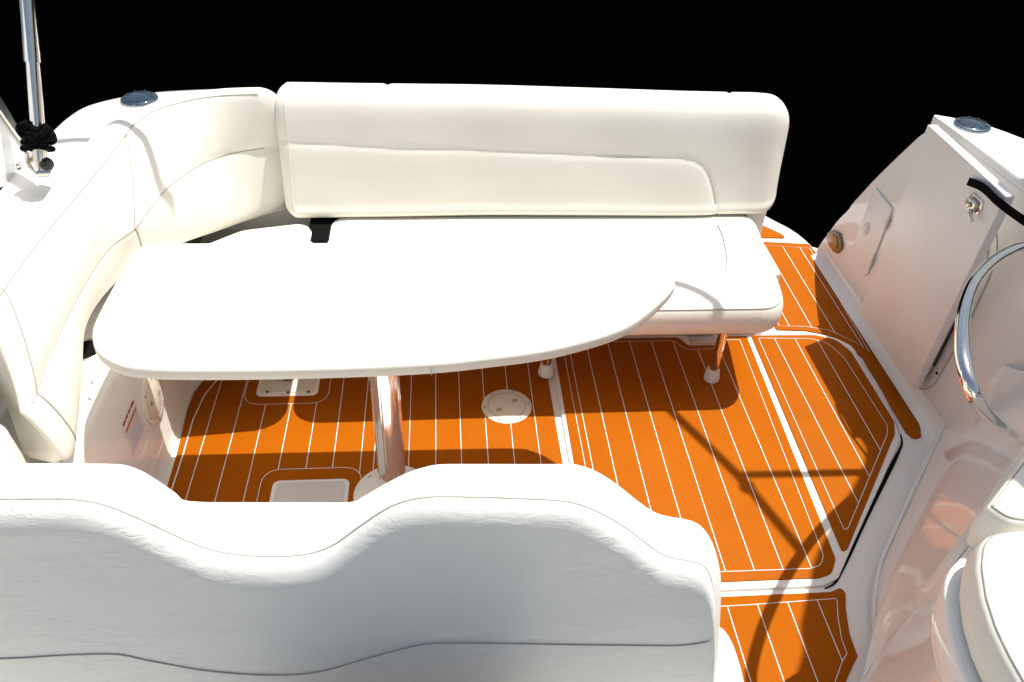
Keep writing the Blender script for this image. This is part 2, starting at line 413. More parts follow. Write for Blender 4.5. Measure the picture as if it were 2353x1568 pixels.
# small locker door on the wall with hinges and button
WA = np.array([0, 1., 0]); WB = np.cross(WN, WA); WB = WB if WB[2] > 0 else -WB
def wfr(c):
    c = np.array(c)
    return lambda a, b, h: tuple(c+WA*a+WB*b-WN*h)
c0 = PW(2000, 530)
def on_wall(pts): return [((PW(x, y)-c0)@WA, (PW(x, y)-c0)@WB) for x, y in pts]
mb = MB(); slab(roundpoly(on_wall([(2014, 431), (2053, 479), (2049, 494), (1996, 632), (1987, 635), (1956, 584)]), .010, 3), .0003, .007, .003, mb, frame=wfr(c0))
ld = bpart(mb, 'locker_door', GELS)
mb = MB(); cb = on_wall([(1995, 526)])[0]
slab([(cb[0]+.020*math.cos(t), cb[1]+.026*math.sin(t)) for t in np.linspace(0, 2*math.pi, 24, endpoint=False)], .007, .011, .002, mb, frame=wfr(c0))
slab(roundpoly([(cb[0]-.011, cb[1]-.013), (cb[0]+.011, cb[1]-.013), (cb[0]+.011, cb[1]+.013), (cb[0]-.011, cb[1]+.013)], .004, 3), .011, .0135, .001, mb, frame=wfr(c0))
sub(mb, 'button', FOOT, ld)
for (x0, y0, x1, y1) in ((2043, 498, 2032, 527), (2009, 583, 1996, 618)):
    mb = MB(); a, b = PW(x0, y0, .009), PW(x1, y1, .009)
    tube(mb, [a, a*.66+b*.34], .0055, 10); tube(mb, [a*.62+b*.38, a*.36+b*.64], .007, 10); tube(mb, [a*.34+b*.66, b], .0055, 10)
    sub(mb, 'hinge', GELS, ld)
# courtesy lamp near the stern
cl = PW(1921, 556)
def onl(pts): return [((PW(x, y)-cl)@WA, (PW(x, y)-cl)@WB) for x, y in pts]
lo = onl([(1918, 529), (1934, 537), (1939, 561), (1938, 573), (1928, 583), (1920, 580), (1908, 561), (1904, 546), (1908, 534)])
mb = MB(); slab(roundpoly(lo, .004, 3), .0, .012, .004, mb, frame=wfr(cl)); lamp = bpart(mb, 'courtesy_lamp', AMBERD)
mb = MB(); cc = np.mean(np.array(lo), 0); slab(roundpoly([cc+(np.array(p)-cc)*.62 for p in lo], .003, 3), .0121, .017, .002, mb, frame=wfr(cl)); sub(mb, 'lens', AMBER, lamp)

# door track moulding forward of the gate: slot, rim shadow painted as a thin grey line, screws (on the wall)
def PW2(px, py, off=0):
    p = PW(px, py, off)
    for _ in range(6):
        dx = wx(p[1], p[2])-(1.60+.05*p[2]); p = Pl(px, py, np.array([1.60+dx, 0, 0])-WN*off, WN)
    return p
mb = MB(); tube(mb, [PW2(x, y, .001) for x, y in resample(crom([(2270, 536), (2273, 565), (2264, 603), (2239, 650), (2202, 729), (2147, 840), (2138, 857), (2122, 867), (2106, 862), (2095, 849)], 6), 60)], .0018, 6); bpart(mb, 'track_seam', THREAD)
mb = MB(); tube(mb, [PW2(x, y, .002) for x, y in resample([(2261, 606), (2239, 650), (2202, 729), (2146, 841)], 30)], .0042, 6); bpart(mb, 'track_slot', mat('worn_black_rubber', (.05, .035, .025), .7, vary=(60, .6)))
mb = MB(); tube(mb, [PW2(x, y, .0) for x, y in resample(crom([(2287, 520), (2291, 550), (2287, 600), (2255, 680), (2210, 773), (2160, 862), (2147, 884), (2122, 895), (2100, 886), (2088, 872)], 6), 60)], .0024, 8); bpart(mb, 'rim_shadow_line', mat('rim_shadow_grey', (.42, .39, .36), .6))
for x, y in ((2092, 868), (2153, 858)):
    mb = MB(); lathe(mb, [(.005, 0), (.005, .002), (.003, .003)], PW2(x, y, 0), -WN, 12); bpart(mb, 'screw', HOLE)

# starboard console moulding: inner face, shelf and pod
def Ln(pts, z): return crom([PZ(x, y, z) for x, y in pts], 6)
def rs(l, n=60): return resample(l, n)
R0 = rs(Ln([(2215, 850), (2178, 935), (2150, 985), (2085, 1145), (2023, 1288), (2001, 1345), (1997, 1400), (2008, 1470), (2016, 1530), (2000, 1600), (1960, 1680)], 0.))
R1 = rs(Ln([(2240, 835), (2205, 915), (2172, 985), (2100, 1140), (2040, 1270), (2018, 1330), (2012, 1395), (2018, 1465), (2020, 1530), (2005, 1605), (1965, 1690)], .06))
R2 = rs(crom([PZ(*q) for q in ((2440, 880, .66), (2400, 960, .64), (2345, 1040, .62), (2251, 1180, .57), (2177, 1277, .46), (2130, 1350, .34), (2092, 1405, .24), (2050, 1460, .14), (2012, 1517, .075), (1975, 1585, .07), (1925, 1680, .07))], 6))
RP = rs(Ln([(2480, 930), (2420, 1000), (2360, 1085), (2290, 1180), (2218, 1262), (2185, 1312), (2175, 1362), (2185, 1442), (2207, 1522), (2238, 1600), (2272, 1690)], .60))
def relax(R, n):
    for _ in range(n): R[1:-1] = R[1:-1]*.5+(R[:-2]+R[2:])*.25
    return R
R0, R1, R2 = relax(R0, 6), relax(R1, 14), relax(R2, 14)
R3 = R2+np.array([.05, -.02, .004])
Rm = (R1*.5+R2*.5)+np.array([-.012, .012, .01])
mb = MB(); rows = []
for A_, B_, n_ in ((R0, R1, 4), (R1, Rm, 6), (Rm, R2, 6)):
    for k in range(n_): rows.append(list(A_+(B_-A_)*(k/n_)))
rows[1] = list(np.array(rows[1])+np.array([.004, -.004, -.008]))
rows.append(list(R2-np.array([.002, -.002, .004])))

for t in (.06, .2, .4, .6, .8, .95, 1.): rows.append(list(R2+(RP-R2)*t+np.array([.012, -.010, -.012])*math.sin(math.pi*t)))
grid(mb, rows); bpart(mb, 'console_moulding', GEL)
# moulded fillet line along the foot of the console face
mb = MB(); tube(mb, resample(crom([PZ(x, y, .05) for x, y in ((2232, 835), (2196, 915), (2165, 985), (2095, 1135), (2034, 1268), (2016, 1330), (2010, 1395), (2016, 1465), (2020, 1530), (2005, 1605))], 5), 40), .006, 8); bpart(mb, 'console_ridge', GEL)
# seat pod with white rim
pod = [PZ(x, y, .67)[:2] for x, y in ((2560, 960), (2390, 1020), (2285, 1170), (2222, 1262), (2180, 1312), (2170, 1362), (2180, 1442), (2202, 1522), (2235, 1600), (2270, 1690), (2600, 1690))]
pod = [p for p in crom([np.array(p) for p in pod[1:10]], 5)]+[pod[10], pod[0]]
mb = MB(); slab(pod, .585, .675, .012, mb); bpart(mb, 'seat_pod', GEL)

ct = [(1.75, .12), (1.75, -1.0), (1.45, -2.4), (.9, -3.6), (.35, -4.1), (-.2, -3.6), (-.75, -2.4), (-1.05, -1.0), (-1.05, .12)]
mb = MB(); slab(roundpoly(ct, .15, 4), .70, .80, .03, mb); bpart(mb, 'foredeck', GELS)
mb = MB(); box(mb, (-.30, .30, .3), (.14, .60, .77), .05); bpart(mb, 'shade_box', mat('shade_box_grey', (.035, .035, .04), .6, bump=[(200, .3, .001)]))  # added below the view to darken the lower face of the helm seat
# grab rail (stainless) on the console
rp = [PZ(2326, 1000, .60), PZ(2303, 982, .68), PZ(2266, 950, .78), PZ(2238, 908, .86), PZ(2218, 850, .895), PZ(2211, 790, .905), PZ(2215, 720, .895), PZ(2236, 655, .875), PZ(2270, 612, .85), PZ(2310, 584, .825), PZ(2353, 569, .80), PZ(2420, 575, .77), PZ(2500, 640, .74), PZ(2560, 740, .67), PZ(2590, 830, .60)]
mb = MB(); tube(mb, resample(crom(rp, 8), 110), .0145, 20)
rail = bpart(mb, 'grab_rail', STEEL)

# filler caps on the decks
for (px, py, z, lab) in ((321, 228, .7955, 'port'), (2233, 288, .801, 'starboard')):
    c = PZ(px, py+2, z); mb = MB()
    lathe(mb, [(.057, -.003), (.058, .004), (.056, .008), (.052, .0095)], c, n=40, cap1=False)
    cap = bpart(mb, 'filler_cap', mat('cap_rim_steel', (.30, .36, .42), .12, 1.))
    mb = MB(); lathe(mb, [(.052, .0095), (.050, .011), (.034, .013), (.033, .0115), (.020, .0125), (0.0001, .0145)], c, n=40, cap0=False)
    for k in range(9):
        a = k*2*math.pi/9
        lathe(mb, [(.0045, .011), (.004, .0145), (.0015, .0152)], c+np.array([.042*math.cos(a), .042*math.sin(a), 0]), n=8)
    sub(mb, 'cap_lid', DARKCAP, cap)

# inspection plate on the left wall, and one on the floor
def insp(c, axis, xdir, R, name='inspection_plate', ang=0.4):
    a = np.array(axis, float); a /= np.linalg.norm(a); u = np.array(xdir, float); u -= (u@a)*a; u /= np.linalg.norm(u); wv = np.cross(a, u); c = np.array(c)
    mb = MB(); lathe(mb, [(R, 0), (R, .003), (R-.004, .0055), (R*.76, .0065), (R*.74, .004)], c, a, 48, xdir=u, cap1=False); pl = bpart(mb, name, CREAM)
    mb = MB(); lathe(mb, [(R*.745, .002), (R*.735, .0062), (R*.70, .0072), (.0001, .0075)], c, a, 48, xdir=u, cap0=False, cap1=False); tube(mb, [c+a*.0066+R*.747*(u*math.cos(t)+wv*math.sin(t)) for t in np.linspace(0, 2*math.pi, 49)], .0011, 5, 1); ldp = sub(mb, 'screw_lid', [CREAM, THREAD], pl)
    for s in (-1, 1):
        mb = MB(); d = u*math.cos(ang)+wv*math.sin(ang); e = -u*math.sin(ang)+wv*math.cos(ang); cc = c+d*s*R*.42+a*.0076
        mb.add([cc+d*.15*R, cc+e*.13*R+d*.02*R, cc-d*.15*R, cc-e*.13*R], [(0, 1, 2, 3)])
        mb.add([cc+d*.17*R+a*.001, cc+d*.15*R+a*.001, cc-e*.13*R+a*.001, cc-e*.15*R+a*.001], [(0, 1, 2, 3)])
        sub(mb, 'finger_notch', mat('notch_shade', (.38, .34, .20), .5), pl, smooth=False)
    for k in range(6):
        mb = MB(); t = ang+.5+k*math.pi/3; lathe(mb, [(.0035, .004), (.0035, .0068), (.0015, .0072)], c+.88*R*(u*math.cos(t)+wv*math.sin(t)), a, 10); sub(mb, 'screw', STEELB, pl)
hc = PZ(1164, 937, 0); insp((hc[0], hc[1], .004), (0, 0, 1), (1, .1, 0), .083, ang=.55)
wn = np.array([.9975, 0, .0685]); wc = Pl(350, 916, (-.852, 0, .04), wn)
insp(wc+wn*.001, wn, (0, 1, 0), .078, ang=-.25)
# warning label on the left wall
lc = Pl(300, 965, (-.852, 0, .04), wn)+wn*.0015; la = np.array([0, 1., 0]); lb = np.cross(wn, la); lb = lb if lb[2] > 0 else -lb
lf = lambda a, b, h: tuple(lc+la*a+lb*b+wn*h)
def lq(mb, pts, h): mb.add([lf(x, y, h) for x, y in pts], [tuple(range(len(pts)))])
def bar(a0, a1, b0, b1): return [(a0, b0), (a1, b0), (a1, b1), (a0, b1)]
mb = MB(); lq(mb, bar(-.055, .055, -.085, .035), 0); lbl = bpart(mb, 'warning_label', mat('label_film', (.74, .72, .71), .3), smooth=False)
mb = MB()
for a0, a1 in ((-.050, -.026), (-.022, -.006), (-.001, .018), (.022, .050)): lq(mb, bar(a0, a1, .020, .029), .0004)
sub(mb, 'red_heading', RED, lbl, smooth=False)
mb = MB(); lq(mb, bar(-.050, .050, -.004, .005), .0004); sub(mb, 'orange_heading', ORANGE, lbl, smooth=False)
mb = MB()
for k in range(9):
    x = -.046
    while x < .044:
        l = random.uniform(.004, .013); lq(mb, bar(x, min(x+l, .046), -.013-k*.0075, -.0098-k*.0075), .0004); x += l+.0025
sub(mb, 'small_print', GREYINK, lbl, smooth=False)
# cup holder in the side ledge
cc = PZ(198, 806, .427)
mb = MB(); lathe(mb, [(.047, -.001), (.048, .004), (.044, .006), (.041, .003)], cc, n=40, cap0=False, cap1=False); cup = bpart(mb, 'cup_holder', STEELB)
mb = MB(); lathe(mb, [(.0425, .003), (.0001, .0025)], cc, n=40, cap0=False, cap1=False); sub(mb, 'cup_well', HOLE, cup)
mb = MB(); lathe(mb, [(.005, 0), (.005, .002), (.002, .003)], PX(209, 880, -.884), (.5, 0, .8), 12); bpart(mb, 'screw', STEELB)
# small socket plate and access panel let into the left floor mat
def plate(cx0, cx1, cy0, cy1, name, z, m, rim=.012, r=.02):
    mb = MB(); slab(roundpoly([(cx0-rim, cy0-rim), (cx1+rim, cy0-rim), (cx1+rim, cy1+rim), (cx0-rim, cy1+rim)], r, 4), .0, z, .0015, mb); rimo = bpart(mb, name, GELS)
    mb = MB(); slab(roundpoly([(cx0, cy0), (cx1, cy0), (cx1, cy1), (cx0, cy1)], r*.7, 4), z-.001, z+.004, .002, mb); sub(mb, 'plate_panel', m, rimo); return rimo
pa, pb = PZ(597, 909, 0), PZ(722, 909, 0)
s1 = plate(pa[0], pb[0], pa[1], pa[1]+.19, 'table_socket', .0075, CREAM)
mb = MB(); sc_ = PZ(662, 868, .012); lathe(mb, [(.030, .0), (.034, .004), (.034, .012), (.026, .014), (.024, .008)], (sc_[0], sc_[1]+.014, .0115), n=32); sub(mb, 'socket_ring', BLACKP, s1)
mb = MB(); lathe(mb, [(.024, .0), (.023, .0085), (.0001, .010)], (sc_[0], sc_[1]+.014, .0115), n=32); sub(mb, 'socket_plug', CREAM, s1)
RUST = mat('rusty_screw', (.16, .09, .05), .5, .6)
for (x, y) in ((614, 901), (662, 902), (709, 901), (623, 868), (706, 868)):
    p = PZ(x, y, .0118); mb = MB(); lathe(mb, [(.0055, 0), (.0055, .001), (.003, .0016)], p, n=10); sub(mb, 'screw', RUST, s1)
qa, qb = PZ(645, 1115, 0), PZ(797, 1115, 0)
s2 = plate(qa[0]-.01, qb[0]-.004, qa[1]-.26, qa[1], 'access_panel', .0075, HATCHG)
# hinge at the bench base
hp = PZ(1607, 775, .0)
mb = MB(); box(mb, (hp[0]-.048, 2.335, .0105), (hp[0]+.048, 2.385, .0135), .001); box(mb, (hp[0]-.048, 2.394, .02), (hp[0]+.048, 2.3985, .07), .001)
for a, b in ((-.048, -.018), (-.016, .016), (.018, .048)): tube(mb, [(hp[0]+a, 2.388, .018), (hp[0]+b, 2.388, .018)], .0065, 12)
for x in (-.03, 0, .03): lathe(mb, [(.005, 0), (.004, .0015)], (hp[0]+x, 2.352, .0135), n=10)
bpart(mb, 'bench_hinge', STEELB)

# ================================================================== TEAK MATS
def inside(poly, x):
    ys = []
    n = len(poly)
    for i in range(n):
        a, b = poly[i], poly[(i+1) % n]
        if (a[0]-x)*(b[0]-x) < 0: ys.append(a[1]+(b[1]-a[1])*(x-a[0])/(b[0]-a[0]))
    ys.sort(); return [(ys[i], ys[i+1]) for i in range(0, len(ys)-1, 2)]
def teak_mat_obj(label, outline, z, ins, xs, holes=(), ring=None, border=True, extra=(), cut=()):
    """outline ccw polygon; xs plank seam positions; holes = polygons (with rings) where seams stop"""
    p = ccw(outline); mb = MB(); slab(p, z, z+.0045, .0015, mb, 0, bot=False, seg=2)
    zt = z+.0050
    inner = ccw(offset(p, ins)) if not cut else ccw(cut)
    if border: ribbon(mb, inner, .0020, zt, True, 1)
    for x in xs:
        for (a, b) in inside(inner, x):
            segs = [(a, b)]
            for h in holes:
                for (c, d) in inside(h, x):
                    ns = []
                    for (s, e) in segs:
                        if d <= s or c >= e: ns.append((s, e))
                        else:
                            if c > s: ns.append((s, c))
                            if d < e: ns.append((d, e))
                    segs = ns
            for (s, e) in segs: ribbon(mb, [(x, s), (x, e)], .0026, zt+.0001, False, 1)
    for h in holes: ribbon(mb, h, .0020, zt, True, 1)
    for e in extra: ribbon(mb, e, .0040, zt, False, 1)
    o = mb.build('teak_mat', [TEAK, CAULK], None, True, 30)
    return tag(o, label, 'deck mat', 'orange teak mats laid over the boat floor')
# left floor
m1 = [tuple(PZ(x, y, 0)[:2]) for x, y in ((472, 871), (447, 904), (431, 945), (423, 978), (406, 1048), (388, 1109))]
m1 = [(-.817, 1.30)]+[(.357, 1.30), (.345, 2.38), (-.60, 2.39), (-.74, 2.33)]+m1
m1 = roundpoly(m1, .02, 3)
h1 = ccw(roundpoly([(pa[0]-.048, pa[1]-.050), (pb[0]+.048, pa[1]-.050), (pb[0]+.048, pa[1]+.25), (pa[0]-.048, pa[1]+.25)], .05, 5))
h2 = ccw(roundpoly([(qa[0]-.058, 1.38), (qb[0]+.042, 1.38), (qb[0]+.042, qa[1]+.058), (qa[0]-.058, qa[1]+.058)], .05, 5))
xs1 = [-.808+.0, -.759, -.675, -.594, -.512, -.430, -.351, -.268, -.228, -.122, -.039, .040, .122, .203, .284, .336]
teak_mat_obj('orange planked mat on the floor beneath the white table', m1, 0.001, .02, xs1[1:], (h1, h2), border=False,
             extra=[[(-.808, 1.32), (-.808, 1.85), (-.812, 2.0), (-.80, 2.12), (-.765, 2.22), (-.70, 2.30)]])
# centre, on the lid
zl = LIDZ-.001
px2 = hp[0]
m2 = [(.384, 1.312), (1.0, 1.312), (1.040, 1.325), (1.069, 1.372), (1.113, 2.374), (px2+.066, 2.374), (px2+.060, 2.325), (px2-.06, 2.325), (px2-.085, 2.374), (.386, 2.374)]
m2r = roundpoly(m2, [.004, .03, .03, .03, .004, .004, .012, .02, .02, .004], 4)
m2i = roundpoly([(.418, 1.345), (.985, 1.343), (1.018, 1.352), (1.038, 1.385), (1.080, 2.352), (px2+.052, 2.352), (px2+.03, 2.300), (px2-.075, 2.300), (px2-.105, 2.352), (.418, 2.352)], [.004, .03, .03, .03, .004, .004, .012, .02, .02, .004], 4)
teak_mat_obj('wide orange mat in the middle with the bench leg on it', m2r, zl, .03, [.418, .440]+[.505+.0807*k for k in range(7)], cut=m2i, border=True)
# right, bevelled
m3 = [tuple(PZ(x, y, .0)[:2]) for x, y in ((1724, 777), (1870, 776), (1920, 787), (1954, 815), (2052, 975), (2054, 1004), (1945, 1268), (1933, 1276))]
m3r = roundpoly(m3, [.004, .05, .05, .05, .04, .03, .01, .008], 5)
m3i = roundpoly([tuple(PZ(x, y, .0)[:2]) for x, y in ((1741, 784), (1862, 785), (1900, 795), (1938, 830), (2036, 985), (2036, 1005), (1946, 1220), (1937, 1226))], [.004, .05, .05, .05, .04, .03, .006, .006], 5)
teak_mat_obj('orange mat with a slanted corner beside the black gasket', m3r, zl, .025, [1.213, 1.290, 1.372], cut=m3i)
# stern step strip
m4 = [tuple(PZ(x, y, 0)[:2]) for x, y in ((1783, 557), (1858, 563), (1876, 584), (2019, 827), (2102, 948), (2114, 985), (2116, 1006), (2100, 1012), (2081, 996), (1980, 824), (1942, 793), (1895, 770), (1850, 762), (1783, 760), (1766, 739))]
m4[0] = (1.26, 3.06); m4[-1] = (1.243, 2.44)
m4i = [tuple(PZ(x, y, 0)[:2]) for x, y in ((1860, 573), (1996, 812), (1960, 787), (1905, 762), (1850, 753), (1790, 752))]
m4i = [(1.28, 3.03)]+m4i
teak_mat_obj('long orange mat tapering to a tip beside the leaning stern gate', roundpoly(m4, .012, 3), 0.001, .03, [1.300, 1.385, 1.462, 1.535], cut=m4i)
m5 = [(1.28, 3.085), (1.505, 3.075), (1.49, 3.115), (1.42, 3.20), (1.30, 3.26)]
teak_mat_obj('small orange corner mat behind the end of the bench', roundpoly(m5, .012, 3), 0.001, .02, [], border=False)
m6 = [tuple(PZ(x, y, 0)[:2]) for x, y in ((1906, 1363), (1932, 1352), (1942, 1366), (1943, 1404), (1951, 1458), (1970, 1511), (1959, 1532), (1943, 1568))]
m6 = [(.2, .45), (.2, 1.268), (.78, 1.272)]+m6+[(.94, .86), (.95, .45)]
m6i = [tuple(PZ(x, y, 0)[:2]) for x, y in ((1912, 1379), (1922, 1379), (1924, 1420), (1932, 1470), (1945, 1505), (1935, 1520), (1918, 1568))]
m6i = [(.23, .48), (.23, 1.236), (.78, 1.243)]+m6i+[(.90, .86), (.91, .48)]
teak_mat_obj('orange mat at the bottom next to the creased helm seat', roundpoly(m6, .012, 3), 0.001, .03, [.40, .48, .56, .642, .725, .807, .890, .972], cut=roundpoly(m6i, .006, 2))

# ================================================================== BENCH: backrest + seat
nx, nz = 300, 90
X0, X1 = -.550, 1.216
fp = np.array([0, 2.583, .40]); fd = np.array([0, 2.662, .76])-fp; fn = np.array([0, -fd[2], fd[1]]); fn /= np.linalg.norm(fn)
def PF(px, py): return Pl(px, py, fp, fn)
bb = thing('stern_bench', 'long white upholstered bench across the stern, standing on two chrome legs behind the table', 'bench', loc=(.33, 2.4, 0))
seam_px = [(640, 333), (720, 338), (800, 341), (900, 347), (1000, 350), (1100, 353), (1200, 356), (1350, 360), (1500, 363), (1570, 365), (1605, 375), (1625, 397), (1637, 430), (1644, 465), (1648, 500), (1650, 515)]
seam = np.array([[p[0], p[2]] for p in crom([PF(x, y) for x, y in seam_px], 6)])
_c = PF(1570, 365); XCOR, ZCOR = _c[0], _c[2]; ICOR = int(np.argmin(np.abs(seam[:, 0]-XCOR)))
_d = resample(seam, 400); _k = np.argmin(np.abs(_d[:, 0]-XCOR)); seam = _d; ICOR = int(_k)
def seamdist(x, z):
    d = np.hypot(seam[:, 0]-x, seam[:, 1]-z); k = d.argmin(); return d[k], k
# closed section (offset from front plane s (back positive), height z): starts at bottom back
zt0 = .748
def section():
    """list of (y,z) around the cushion"""
    c = [(2.775, .44), (2.77, .41), (2.74, .400), (2.65, .396), (2.612, .398), (2.590, .408), (2.584, .425)]
    for z in np.linspace(.45, .69, 34): c.append((2.583+(z-.40)*.22, z))
    c += [(2.653, .715), (2.662, .742), (2.675, .765), (2.695, .781), (2.718, .790), (2.745, .793), (2.768, .787), (2.783, .77), (2.788, .74), (2.784, .62)]
    return np.array(c)
NOTCH = [PY(891, 194, 2.77)[0], PY(1672, 222, 2.77)[0]]
S = section(); S = resample(np.vstack([crom(list(S), 3, True), S[:1]]), 121)[:-1]
Sc = np.array([2.685, .59])
xs = np.r_[X0+.05*(1-np.cos(np.linspace(0, math.pi/2, 12)))[:-1]*1.0, np.linspace(X0+.05, X1-.07, 250), (X1-.07*(1-np.sin(np.linspace(0, math.pi/2, 14))))[1:]]
rows = []
for x in xs:
    e0 = max(0, (X0+.05-x)/.05); e1 = max(0, (x-(X1-.07))/.07); e = max(e0, e1)
    rad = .05 if e0 > 0 else .048
    shrink = rad*(1-math.sqrt(max(0, 1-e*e)))
    row = []
    # small end tilt: right end leans as in the photo
    for (y, z) in S:
        v = np.array([y-Sc[0], z-Sc[1]]); h = np.array([.105, .205])
        q = Sc+v*(1-shrink/np.array([.105, .205]))
        yy, zz = q
        if yy < 2.675 and .40 < zz < .77:
            d, k = seamdist(x, zz)
            below = (zz < np.interp(x, seam[:, 0], seam[:, 1])) if x < XCOR else (zz < ZCOR and x < np.interp(-zz, -seam[ICOR:, 1], seam[ICOR:, 0]))
            g_ = -.0032*math.exp(-(d/.006)**2)
            if below: g_ += .007*(1-math.exp(-d/.03))
            yy -= g_
        tilt = (x-1.0)*.0
        # pull front profile in a touch along its length (foam sag)
        yy += .004*math.sin(x*5.1+1.)*.6+.003*math.sin(x*13.)*math.exp(-((zz-.59)/.15)**2)
        zz += .0022*math.sin(x*4.0+.5)
        zz += (.030*(1.25-x)/1.8+.002)*max(0, min(1, (zz-.55)/.2))
        if zz > .74:
            for xn in NOTCH: zz -= .006*math.exp(-((x-xn)/.007)**2)*max(0, min(1, (yy-2.70)/.04))
        er = max(0, (x-1.03)/.175); zz -= .026*er**4*max(0, min(1, (zz-.55)/.2)); yy += .03*max(0, (x-1.09)/.115)**3*max(0, min(1, (2.73-yy)/.09))
        row.append((x, yy, zz))
    rows.append(row)
mb = MB(); rings(mb, rows)
def local(o, root):
    o.parent = root; o.matrix_parent_inverse = Matrix.Translation(-Vector(root.location)); return o
def front_y(x, z):
    d, k = seamdist(x, z)
    return 2.583+(z-.40)*.22+.0026
tube(mb, [(x, front_y(x, z)+.004*math.sin(x*5.1+1.)*.6, z) for x, z in seam[10:-8:3]], .0016, 6, 1)
# top seams (panel joints in the top band)
# piping on left and right ends
r_ = rows[9]; tube(mb, [r_[i] for i in range(8, 88, 2)], .0022, 6, 0)
local(mb.build('backrest', [VINYL, THREAD], None, True, 60), bb)

bs = bb
# seat plan
so = roundpoly([(-.402, 2.022), (.6, 2.030), (1.03, 2.030), (1.082, 2.09), (1.115, 2.34), (1.140, 2.64), (-.408, 2.64)], [.09, 0, .10, .12, .2, .08, .08], 8)
so = resample(np.vstack([np.array(so), so[0]]), 221)[:-1]; so = ccw([q for q in so])
mb = MB(); R = []
for ins, z in ((.045, .276), (.03, .278), (.014, .286), (.004, .299), (0, .316), (-.001, .337), (.001, .355), (.006, .371), (.012, .382), (.0135, .3835), (.018, .388), (.028, .3925), (.045, .396), (.08, .399)):
    q = soffset(so, ins); R.append([(v[0], v[1], z) for v in q])
c = np.array([.4, 2.42])
rings(mb, R, fan=.005)
q = offset(so, .0125)
pts = [(v[0], v[1], .3842) for v in q]; 
tube(mb, [p for p in pts if p[1] < 2.60 and p[0] > -.3][::1], .0014, 6) if False else None
front = sorted([p for p in pts if p[1] < 2.24 and p[0] > .2], key=lambda p: (math.atan2(p[1]-2.35, p[0]-.6)))
tube(mb, front, .0015, 6, 1)
# end bolster panel seam on top: from back down to curve
sp = [PZ(x, y, .4032) for x, y in ((1648, 516), (1660, 540), (1668, 575), (1671, 600), (1668, 620))]
tube(mb, [p+np.array([0, 0, .0]) for p in crom(sp, 6)], .0022, 8, 1); local(mb.build('seat_cushion', [VINYL, THREAD], None, True, 60), bs)
def leg(px, py, zt=.29):
    f = PZ(px, py, .012); f = np.array([f[0], f[1], LIDZ+.004])
    mb = MB(); tube(mb, [f+np.array([0, 0, .03]), f+np.array([.004, .0, zt-f[2]])], .0155, 20); l = local(mb.build('leg', STEEL, None), bs)
    mb = MB(); lathe(mb, [(.026, 0), (.0275, .004), (.0265, .014), (.0215, .044), (.0195, .047), (.0155, .047)], f, n=28)
    o = mb.build('rubber_foot', FOOT, None); o.parent = l; return l
leg(1634, 872); leg(1254, 860)

# ================================================================== CORNER BACKREST (curved to port)
cb_ = thing('corner_bench', 'curved white upholstered corner bench wrapping along the left side beside the table', 'bench', loc=(-.95, 2.3, .23))
K = 9
T0k = [(640, 200), (500, 205), (385, 226), (285, 266), (225, 304), (148, 392), (95, 470), (15, 575), (-85, 700)]
T1k = [(625, 216), (488, 223), (375, 248), (311, 285), (291, 309), (225, 394), (150, 484), (68, 585), (-25, 715)]
T2k = [(640, 335), (500, 362), (400, 420), (340, 485), (312, 523), (246, 576), (185, 670), (123, 798), (60, 968)]
T3k = [(664, 474), (575, 500), (475, 537), (392, 570), (330, 600), (254, 662), (196, 750), (187, 880), (165, 1095)]
z3 = [.40, .40, .41, .43, .46, .49, .51, .49, .45]
NU = 26
def mk(keys, zs): return np.array(crom([PZ(x, y, z) for (x, y), z in zip(keys, zs)], NU))
T0, T1, T2, T3 = mk(T0k, [.820]*9), mk(T1k, [.808]*9), mk(T2k, [.625]*9), mk(T3k, z3)
T2s = T2.copy()
n = len(T0)
od = T0-T1; od[:, 2] = 0; od /= np.linalg.norm(od, axis=1)[:, None]
U1 = T3+od*.03+np.array([0, 0, -.018]); U2 = T3+od*.10+np.array([0, 0, .0])
Bk = T0+od*.004+np.array([0, 0, -.05])
def panel(A, B, nv, bulge, sgn=1):
    rows = []
    for k in range(nv):
        t = k/nv; P = A+(B-A)*t
        tang = np.gradient(P, axis=0); acr = B-A
        nn = np.cross(tang, acr); nn /= np.linalg.norm(nn, axis=1)[:, None]
        nn *= np.sign((nn*(-od+np.array([0, 0, .8]))).sum(1))[:, None]
        rows.append(P+nn*bulge*(math.sin(math.pi*t)**.55 if t > 0 else 0))
    return rows
rows = panel(U2, U1, 4, .0)+panel(U1, T3, 4, .008)+panel(T3, T2, 16, .011)+panel(T2, T1, 16, .010)+panel(T1, T0, 8, .006)+panel(T0, Bk, 4, .004)+[Bk, Bk+od*.0+np.array([0, 0, -.2])]
kseam = 4*NU
for r in rows:
    pass
A = np.array(rows)                   # nv, nu, 3
# dent along the vertical stitched seam, rounded ends
c_mid = (T1+T3)/2+od*.06
idx = np.arange(n)
for j in range(A.shape[0]):
    dent = np.exp(-((idx-kseam)/1.4)**2)*.006
    A[j] += od*dent[:, None]
    for e in range(10):
        t = (1-e/9.)
        s = 1-math.sqrt(max(0, 1-t*t))
        A[j][e] += (c_mid[e]-A[j][e])*s*.30; A[j][n-1-e] += (c_mid[n-1-e]-A[j][n-1-e])*s*.30
mb = MB(); R = [list(A[:, i]) for i in range(n)]; rings(mb, R)
def seamtube(arr, r, a=0, b=None, nm='seam', m=THREAD):
    tube(mb, list(arr[a:b]), r, 6, 1)
seamtube(T2-od*.0005, .0017, 6, n-6); seamtube(T1+np.array([0, 0, .001]), .0014, 6, n-6); seamtube(T0+od*.001, .0016, 4*NU, n-6)
vs = [A[j][kseam]-od[kseam]*.0015 for j in range(8, 48)]; seamtube(np.array(vs), .0018)
